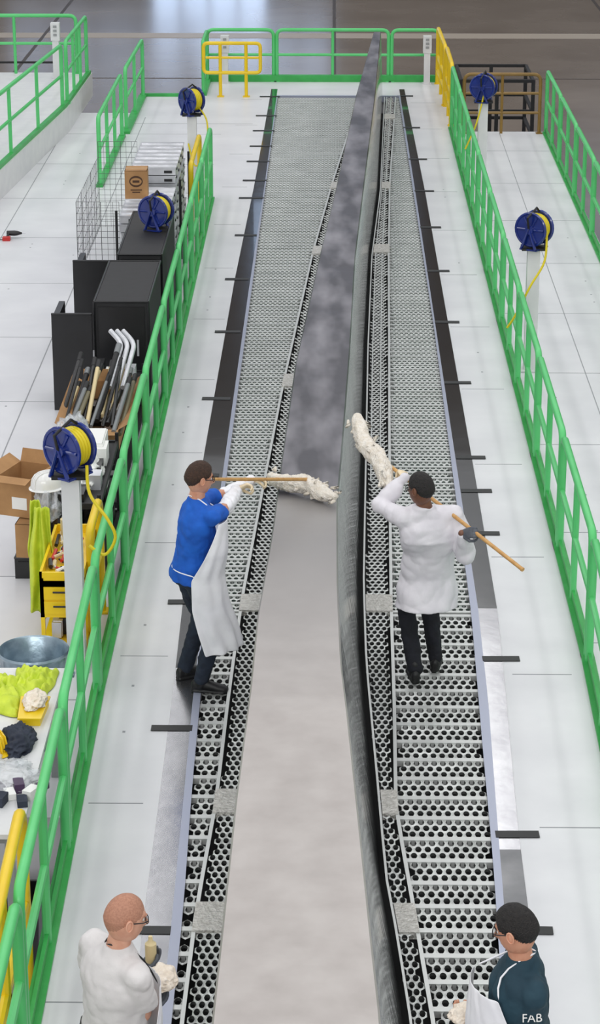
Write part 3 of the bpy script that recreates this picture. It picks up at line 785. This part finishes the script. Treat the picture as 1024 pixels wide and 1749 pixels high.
def make_hand(mb,W,u,n,w,curl=1.0,s=1.0):
    u=u.normalized();n=(n-u*n.dot(u)).normalized();w=w.normalized()
    K=W+u*.085*s
    mb.loft([(W-u*.02*s,w*.026*s,n*.021*s),(W+u*.01*s,w*.032*s,n*.018*s),(W+u*.05*s,w*.041*s,n*.016*s),(K,w*.041*s,n*.013*s),(K+u*.006*s,w*.034*s,n*.009*s)],0,16)
    for off,L in ((-.031,.93),(-.0105,1.0),(.0105,.95),(.031,.77)):
        p=K+w*off*s-u*.006*s;pts=[p-u*.015*s,p];
        for seg,a in ((.042,.75),(.028,1.75),(.022,2.5)):
            a*=curl;p=p+(u*math.cos(a)+n*math.sin(a))*seg*L*s;pts.append(p)
        mb.caps(pts,[.0105*s,.0105*s,.0095*s,.009*s,.0078*s],0,10)
    b=W+u*.025*s-w*.026*s
    p1=b+(u*.55-w*.6+n*.35).normalized()*.042*s;p2=p1+(u*.7-w*.05+n*.7*curl+n*.1).normalized()*.032*s;p3=p2+(u*.5+w*.5*curl+n*.75*curl).normalized()*.024*s
    mb.caps([b,p1,p2,p3],[.015*s,.0125*s,.0105*s,.009*s],0,10)
def shoe(mb,p,d):
    d=V((d[0],d[1],0)).normalized();s=V((-d.y,d.x,0));z=V((0,0,1));p=V(p)
    S=[(-.075,.02,.03,.045),(-.06,.032,.045,.05),(0,.036,.05,.055),(.07,.042,.04,.045),(.13,.048,.03,.036),(.17,.044,.025,.03),(.195,.028,.018,.024)]
    mb.loft([(p+d*t+z*(zc+.004),s*w,z*h) for t,w,h,zc in S],0,16)
    mb.caps([p+z*.06,p+z*.13],[.045,.045],0,12)
    mb.loft([(p+d*t+z*.014,s*(w+.004),z*.014) for t,w,h,zc in S],0,16)

def person(name,o):
    e=empty(name)
    z=V((0,0,1));P=V(o['pelvis']);C=V(o['chest']);Nk=V(o['neck']);Hd=V(o['head'])
    F=V(o['F']).normalized();S=F.cross(z).normalized()
    HF=V(o.get('HF',o['F'])).normalized();HS=HF.cross(z).normalized()
    sh={-1:C+z*.10-S*.185+V(o.get('shL',(0,0,0))),1:C+z*.10+S*.185+V(o.get('shR',(0,0,0)))}
    hip={-1:P-HS*.09-z*.03,1:P+HS*.09-z*.03}
    arms={}
    for sd,key in ((1,'R'),(-1,'L')):
        h=o['hand'+key];G=V(h['g']);u=V(h['u']).normalized();w=V(h['w']).normalized()
        n=V(h['n']);w=(w-u*w.dot(u)).normalized();n=(n-u*n.dot(u));n=(n-w*n.dot(w)).normalized()
        W=G-n*.028-u*.097
        el,W2=ik(sh[sd],W,.30,.265,V(h['hint']))
        arms[sd]=(sh[sd],el,W2)
        hb=MB();make_hand(hb,W2,u,n,w,h.get('curl',1.0));ho=hb.obj('hand_'+key,[h.get('mat',o['skin'])],e,True,False);voxel(ho,.0045,2)
    sk=MB()
    sk.loft([(C+z*.10,S*.07,F*.06),(Nk,S*.060,F*.058),(Nk.lerp(Hd,.45),S*.054,F*.056),(Nk.lerp(Hd,.75),S*.052,F*.052)],0,16)
    for sd in (1,-1):
        a,el,w=arms[sd];d=(w-el).normalized()
        sk.caps([a,a.lerp(el,.5),el,el.lerp(w,.35),w+d*.01],[.042,.044,.040,.040,.027],0)
        sk.tube([C+z*.08,a],[.05,.042],0,12)
    ob=sk.obj('body',[o['skin']],e,True,False);voxel(ob,.009,4)
    inf=o.get('inf',.0);tz=MB();k=1+inf
    hem=V(o['hem']) if 'hem' in o else P-z*.06
    TS=[(hem,HS*o.get('hemx',.19)*k,HF*o.get('hemy',.145)*k),(P.lerp(hem,.3)+z*.03,HS*.18*k,HF*.137*k),(P.lerp(C,.4),(HS*.4+S*.6).normalized()*.158*k,(HF*.4+F*.6).normalized()*.124*k),
        (C-z*.06,S*.172*k,F*.128*k),(C+z*.04,S*.185*k,F*.122*k),(C+z*.115,S*.165*k,F*.095*k),(Nk.lerp(C+z*.11,.25),S*.088,F*.078),(Nk+z*.012,S*.066,F*.066)]
    tz.loft(TS,0,28)
    for sd in (1,-1):
        a,el,w=arms[sd];tz.ball(a,.066*k,0)
        tz.tube([C+z*.09,a],[.09*k,.064*k],0,14)
        if o['sleeve']=='short': 
            q=a.lerp(el,o.get('slv',.72));tz.tube([a,a.lerp(el,.3),q],[.066*k,.064*k,.066*k],0,16)
        else: tz.caps([a,a.lerp(el,.5),el,el.lerp(w,.5),w-(w-el).normalized()*.01],[.068*k,.064*k,.058*k,.05*k,.042],0)
    ob=tz.obj('shirt',[o['shirt']],e,True,False);voxel(ob,.009,5,o.get('fold',.024),o.get('fsc',.14),o.get('hard',True))
    if 'cover' in o:
        cv=MB()
        for sd in (1,-1):
            a,el,w=arms[sd];q=a.lerp(el,.86);cv.caps([q,el,el.lerp(w,.5),w],[.053,.056,.052,.042],0)
        ob=cv.obj('arm_covers',[o['cover']],e,True,False);voxel(ob,.008,3,.02,.07)
    tr_=MB();feet=o['feet']
    tr_.loft([(P+z*.02,HS*.150,HF*.108),(P-z*.02,HS*.158,HF*.115),(P-z*.09,HS*.162,HF*.12)],0,24)
    shb=MB()
    for sd,(fp,fd) in zip((1,-1),feet):
        fp=V(fp);an=fp+z*.10
        kn,an2=ik(hip[sd],an,.435,.43,V(o.get('knee',HF)))
        tr_.caps([hip[sd],hip[sd].lerp(kn,.5),kn,kn.lerp(an2,.45),an2],[.094,.085,.068,.064,.056],0,16)
        shoe(shb,fp,fd)
    ob=tr_.obj('trousers',[o['pants']],e,True,False);voxel(ob,.010,4,.018,.09)
    ob=shb.obj('shoes',[o['shoes']],e,True,False);voxel(ob,.007,2)
    make_head(e,Hd,o['headF'],0,o['skin'],o.get('hair'),o.get('hthick',.012),True,o.get('htilt',0))
    if 'apron' in o:
        am=MB();rows=o['apron'];n=40;vs=[];fs=[];K=[]
        rows=[(V(r[0]),r[1],r[2],r[3],(r[4] if len(r)>4 else o.get('aoff',0))) for r in rows]
        for i in range(len(rows)-1):
            A,B=rows[i],rows[i+1]
            for q in range(6):
                t=q/6;K.append([A[j]*(1-t)+B[j]*t for j in range(5)])
        K.append(list(rows[-1]))
        for i,(c,ha,rx,ry,ao) in enumerate(K):
            for j in range(n+1):
                a=ha*(2*j/n-1)+ao;f=i/len(K)
                wv=1+(.05*math.sin(j*.75+i*.1)+.05*noise.noise(V((j*.2,i*.2,3))))*f+.06*(.5-abs(noise.noise(V((j*.16+i*.07,i*.13,7)))))
                vs.append(c+S*math.sin(a)*rx*wv+F*math.cos(a)*ry*wv)
        for i in range(len(K)-1):
            for j in range(n): a=i*(n+1)+j;fs.append((a,a+n+1,a+n+2,a+1))
        am.add(vs,fs,0)
        for s,jj in ((-1,0),(1,n)):
            am.tube([V(vs[jj]),C+z*.125+F*.10+S*.09*s,Nk+z*.02+S*.072*s,Nk+z*.03-F*.075],.006,1,6)
            r_=K[len(K)//2-4];i_=(len(K)//2-4)*(n+1)+jj
            am.tube([V(vs[i_]),r_[0]+S*s*.205-F*.06,r_[0]+S*s*.1-F*.15,r_[0]-F*.165],.005,1,6)
        ob=am.obj('apron',[o['apronm'],o.get('strap',o['apronm'])],e,True,False)
        so=ob.modifiers.new('s','SOLIDIFY');so.thickness=.004
        su=ob.modifiers.new('u','SUBSURF');su.levels=1;su.render_levels=1
    return e,arms
SK1=mat('skin_fair',(214,158,130),.5,0,(200,140,112),20)
SK2=mat('skin_brown',(120,80,60),.5,0,(104,68,52),20)
SK3=mat('skin_light',(218,166,140),.5,0,(206,150,124),20)
H1=mat('hair_brown',(70,46,32),.7,0,(50,32,22),60,bump=.6,bscale=150)
H2=mat('hair_black',(20,18,18),.65,0,(34,30,28),60,bump=.6,bscale=150)
H3=mat('hair_shaved',(184,134,110),.7,0,(166,118,96),120,bump=.1,bscale=200)
BLUE=mat('blue_tshirt',(20,98,200),.8,0,(14,82,178),9,bump=.3,bscale=14)
TEAL=mat('dark_teal_polo',(22,52,66),.8,0,(30,62,76),9,bump=.3,bscale=14)
WTEE=mat('white_tshirt',(218,215,214),.85,0,(208,205,204),9,bump=.3,bscale=12)
SMOCK=mat('white_smock',(214,211,217),.55,0,(226,223,228),6,bump=.4,bscale=7)
APR=mat('white_apron_film',(236,236,241),.45,0,(244,244,247),5,bump=.4,bscale=8)
JEAN=mat('dark_jeans',(24,32,46),.85,0,(34,44,60),12,bump=.3,bscale=20)
BLKT=mat('black_trousers',(16,17,24),.85,0,(24,26,36),12,bump=.3,bscale=20)
SHOE=mat('black_shoe',(16,16,18),.5)

def pole(name,a,b,r=.014):
    e=empty(name);mb=MB();a=V(a);b=V(b);mb.tube([a,b],r,0,12)
    for t in (.0,.33,.66,1): q=a.lerp(b,t);d=(b-a).normalized();mb.tube([q-d*.008,q+d*.008],r*1.12,0,12)
    mb.obj('handle',[M_wood],e,smooth=True);return e
def mop(e,a,b,r,seed):
    a=V(a);b=V(b);n=44;m_=26;d=(b-a);L=d.length;u=d/L;o1=u.orthogonal().normalized();o2=u.cross(o1);mb=MB();vs=[];fs=[]
    for i in range(n+1):
        t=i/n;env=min(1,(math.sin(PI*min(max(t,.004),.996)))**.35)
        for j in range(m_):
            an=2*PI*j/m_;dd=o1*math.cos(an)+o2*math.sin(an)
            q=V((t*7,math.cos(an)*1.3,math.sin(an)*1.3))+V((seed,0,0))
            rr=r*env*(1+.35*noise.noise(q)+.25*(1-2*abs(noise.noise(q*2.3)))+.08*noise.noise(q*7))
            p=a+d*t+dd*rr+o1*.02*math.sin(t*9+seed);vs.append(p)
    for i in range(n):
        for j in range(m_): fs.append((i*m_+j,i*m_+(j+1)%m_,(i+1)*m_+(j+1)%m_,(i+1)*m_+j))
    fs.append(tuple(range(m_-1,-1,-1)));fs.append(tuple(n*m_+j for j in range(m_)))
    mb.add(vs,fs,0)
    random.seed(seed)
    for i in range(34):
        t=random.random();an=random.random()*2*PI;dd=o1*math.cos(an)+o2*math.sin(an);p=a+d*t+dd*r*.85
        q=p+dd*random.uniform(.01,.035)+u*random.uniform(-.03,.03);s_=p+u*random.uniform(-.06,.06)
        mb.tube([p,q,s_],[.012,.014,.01],0,6)
    mb.obj('terry_head',[M_terry],e,smooth=True,auto=False)
PA,PB=V((-.84,15.42,1.63)),V((-.16,16.55,1.24))
e1=pole('wiping_mop',PA,PB,.013);mop(e1,(-.48,16.78,1.19),(.06,16.35,1.18),.06,3)
QA,QB=V((1.33,14.88,1.17)),V((.31,16.07,1.62))
e2=pole('wiping_mop',QA,QB,.014);mop(e2,(.175,16.5,1.76),(.44,15.7,1.47),.06,11)
pd=(PB-PA).normalized();qd=(QB-QA).normalized()
F1=V((.95,.30,0)).normalized()
rowsA=[((-.92,15.34,1.38),.75,.215,.185,.35),((-.93,15.35,1.14),1.15,.225,.2,.5),((-.97,15.38,.96),1.35,.235,.21,.6),((-.96,15.40,.72),1.3,.23,.23,.65),((-.93,15.42,.52),1.2,.23,.26,.65),((-.91,15.43,.36),1.1,.23,.28,.65)]
pt=lambda A,B,t:A.lerp(B,t)
person('worker_in_blue_shirt',dict(pelvis=(-1.0,15.4,.95),chest=(-.95,15.35,1.32),neck=(-.94,15.34,1.52),head=(-.92,15.33,1.67),F=F1,HF=(.9,.4,0),
  headF=(.95,.42,-.18),skin=SK1,hair=H1,hthick=.012,shirt=BLUE,sleeve='short',slv=.5,pants=JEAN,shoes=SHOE,cover=APR,
  feet=[((-.93,15.38,0),(.95,-.1)),((-1.06,15.62,0),(.8,.5))],
  shR=(.07,.04,.0),shL=(.09,.05,0),
  handR=dict(g=pt(PA,PB,.46),u=F1*.9+V((0,0,.3)),n=V((0,0,-1))+F1*.2,w=-pd,hint=V((.1,-.5,-.6)),mat=M_glove),
  handL=dict(g=pt(PA,PB,.62),u=F1*.8+V((.3,-.1,.1)),n=V((0,0,-1)),w=pd,hint=V((.1,.2,-.9)),mat=M_glove),
  apron=rowsA,apronm=APR))
F2=V((-.25,.97,0)).normalized()
person('worker_in_white_smock',dict(pelvis=(.71,15.64,.90),chest=(.70,15.44,1.25),neck=(.67,15.38,1.44),head=(.64,15.35,1.59),F=F2,HF=(-.3,.95,0),
  headF=(-.75,.62,-.12),skin=SK2,hair=H2,hthick=.010,shirt=SMOCK,sleeve='long',inf=.17,hem=(.71,15.62,.60),hemx=.205,hemy=.17,fold=.034,fsc=.24,pants=BLKT,shoes=SHOE,
  feet=[((.79,15.82,0),(.1,1)),((.63,15.6,0),(-.1,-.0+1))],
  handR=dict(g=pt(QA,QB,.3),u=V((.45,-.3,.2)),n=V((-.2,.3,-.9)),w=qd,hint=V((.35,-.5,-.9)),mat=M_gloved),
  handL=dict(g=pt(QA,QB,.80),u=V((-.1,.9,.1)),n=V((.3,.1,-.9)),w=qd,hint=V((-.7,0,-.6)),mat=M_glove)))
F3=V((.8,.6,0)).normalized()
rows3=[((-.97,9.3,1.30),.5,.21,.18,.3),((-.98,9.32,1.1),.8,.22,.19,.3),((-1.0,9.33,.95),1.1,.23,.20,.3),((-1.0,9.35,.6),1.1,.23,.21,.3),((-1.0,9.35,.4),1.1,.23,.22,.3)]
e3,a3=person('worker_in_white_tshirt',dict(pelvis=(-1.0,9.33,.94),chest=(-.98,9.28,1.32),neck=(-.96,9.25,1.52),head=(-.925,9.23,1.67),F=F3,
  headF=(.9,.4,-.2),skin=SK3,hair=H3,hthick=.002,shirt=WTEE,sleeve='short',inf=.10,fold=.024,fsc=.18,pants=JEAN,shoes=SHOE,
  feet=[((-.93,9.25,0),(.8,.5)),((-1.04,9.45,0),(.8,.5))],
  handR=dict(g=(-.80,9.56,1.06),u=(.7,.7,.05),n=(-.1,0,1),w=(.7,-.7,0),hint=V((.1,-.8,-.5)),curl=.6,mat=M_gloved),
  handL=dict(g=(-.86,9.82,1.12),u=(.5,.6,.05),n=(0,0,1),w=(-.7,.7,0),hint=V((-.2,.5,-.8)),curl=.6,mat=M_gloved),
  apron=rows3,apronm=APR,strap=M_blk))
crumple('cotton_rag',(-.80,9.62,1.10),(.07,.09,.06),M_rag,31,.5,2.0,5,e3)
b=MB();q=V((-.86,9.8,1.1));b.tube([q,q+V((0,0,.1)),q+V((0,0,.115)),q+V((0,0,.14))],[.028,.028,.012,.01],0,16);b.obj('bottle',[M_tan],e3,True)
F4=V((-.98,.12,0)).normalized()
rows4=[((.86,9.22,1.38),.8,.225,.20,-.45),((.86,9.24,1.18),1.05,.235,.215,-.6),((.87,9.26,.98),1.15,.24,.22,-.65),((.88,9.28,.6),1.2,.24,.22,-.65),((.88,9.28,.4),1.2,.24,.23,-.65)]
e4,a4=person('worker_in_teal_polo',dict(pelvis=(.90,9.27,.94),chest=(.875,9.2,1.32),neck=(.875,9.17,1.52),head=(.85,9.15,1.67),F=F4,
  headF=(-.85,.45,-.3),skin=SK1,hair=H2,hthick=.011,shirt=TEAL,sleeve='short',inf=.08,pants=BLKT,shoes=SHOE,
  feet=[((.94,9.42,0),(-.8,.5)),((.83,9.2,0),(-.8,.5))],
  shL=(.075,.02,-.02),
  handL=dict(g=(.68,9.40,1.0),u=(-.7,.6,-.1),n=(0,0,1),w=(.6,.7,0),hint=V((.9,-.1,-.7)),curl=.6),
  handR=dict(g=(.64,9.58,.98),u=(-.7,.3,-.3),n=(0,-.3,1),w=(-.6,-.7,0),hint=V((.4,.5,-.8)),curl=.7),
  apron=rows4,apronm=APR))
crumple('cotton_rag',(.64,9.45,1.03),(.06,.07,.045),M_rag,33,.5,2.0,5,e4)
def text(body,size,loc,rot,mt,parent,name='lettering'):
    c=bpy.data.curves.new(name,'FONT');c.body=body;c.size=size;c.extrude=.001;c.align_x='CENTER';c.align_y='CENTER'
    o=bpy.data.objects.new(name,c);COL.objects.link(o);o.location=loc;o.rotation_euler=rot;c.materials.append(mt);o.parent=parent;return o
# sleeve lettering sits on the outer face of the left sleeve
aL,eL,_=a4[-1];sp_=aL.lerp(eL,.36)
text('FAB',.055,(sp_.x,sp_.y-.094,sp_.z),(math.radians(74),0,math.radians(4)),M_paper,e4)

# ------------------------------------------------------------------ hall wall + added glow panels
w=MB();w.box((-60,86,GZ),(60,86.5,22));w.obj('wall_back',[mat('hall_wall',(100,88,78),.8,0,(118,104,92),.2)])
for i,(x0,x1,z0,z1,st_) in enumerate(((-6.6,-2.4,0,4.0,2.8),(-5,0,4.5,7,1.7),(-12,-5.5,4.4,7,.9),(-14,-8,12,18,.9),(8,13,10,16,.4),(-3,3,13,19,.8))):  # unseen emissive panels added to give bright reflections in the floor
    q=MB();q.box((x0,85.9,GZ+z0),(x1,85.99,GZ+z1),0)
    for k in range(5):
        xx=x0+(x1-x0)*k/4;q.box((xx-.06,85.84,GZ+z0),(xx+.06,85.9,GZ+z1),1)
    for k in range(3):
        zz=GZ+z0+(z1-z0)*k/2;q.box((x0,85.84,zz-.06),(x1,85.9,zz+.06),1)
    q.obj('glow_panel_%d'%(i+1),[mat('panel_emission_%d'%i,(200,222,255),.2,emit=st_),M_blkm])

# ------------------------------------------------------------------ lights
wd=bpy.data.worlds.new('World');scn.world=wd;wd.use_nodes=True
bg=wd.node_tree.nodes['Background'];bg.inputs[0].default_value=(.95,.97,1,1);bg.inputs[1].default_value=.6
for i,x in enumerate((-13,-5,3,11)):
    l=bpy.data.lights.new('ceiling_strip_light','AREA');l.shape='RECTANGLE';l.size=1.6;l.size_y=56;l.energy=1000;l.color=(1,.99,.98)
    o=bpy.data.objects.new('ceiling_strip_light',l);COL.objects.link(o);o.location=(x,24,15)
l=bpy.data.lights.new('front_fill_light','AREA');l.shape='RECTANGLE';l.size=24;l.size_y=4;l.energy=2900;l.color=(1,.99,.97)  # fill lamp added behind the camera to brighten upright surfaces
o=bpy.data.objects.new('front_fill_light',l);COL.objects.link(o);o.location=(-4,-16,14);o.rotation_euler=(math.radians(64),0,0)

cam=bpy.data.cameras.new('camera');co=bpy.data.objects.new('camera',cam);COL.objects.link(co)
co.location=(0,0,7);co.rotation_euler=(math.radians(70),0,.0138)
cam.sensor_fit='VERTICAL';cam.sensor_height=24;cam.lens=24*3942/1749;cam.clip_end=300
scn.camera=co
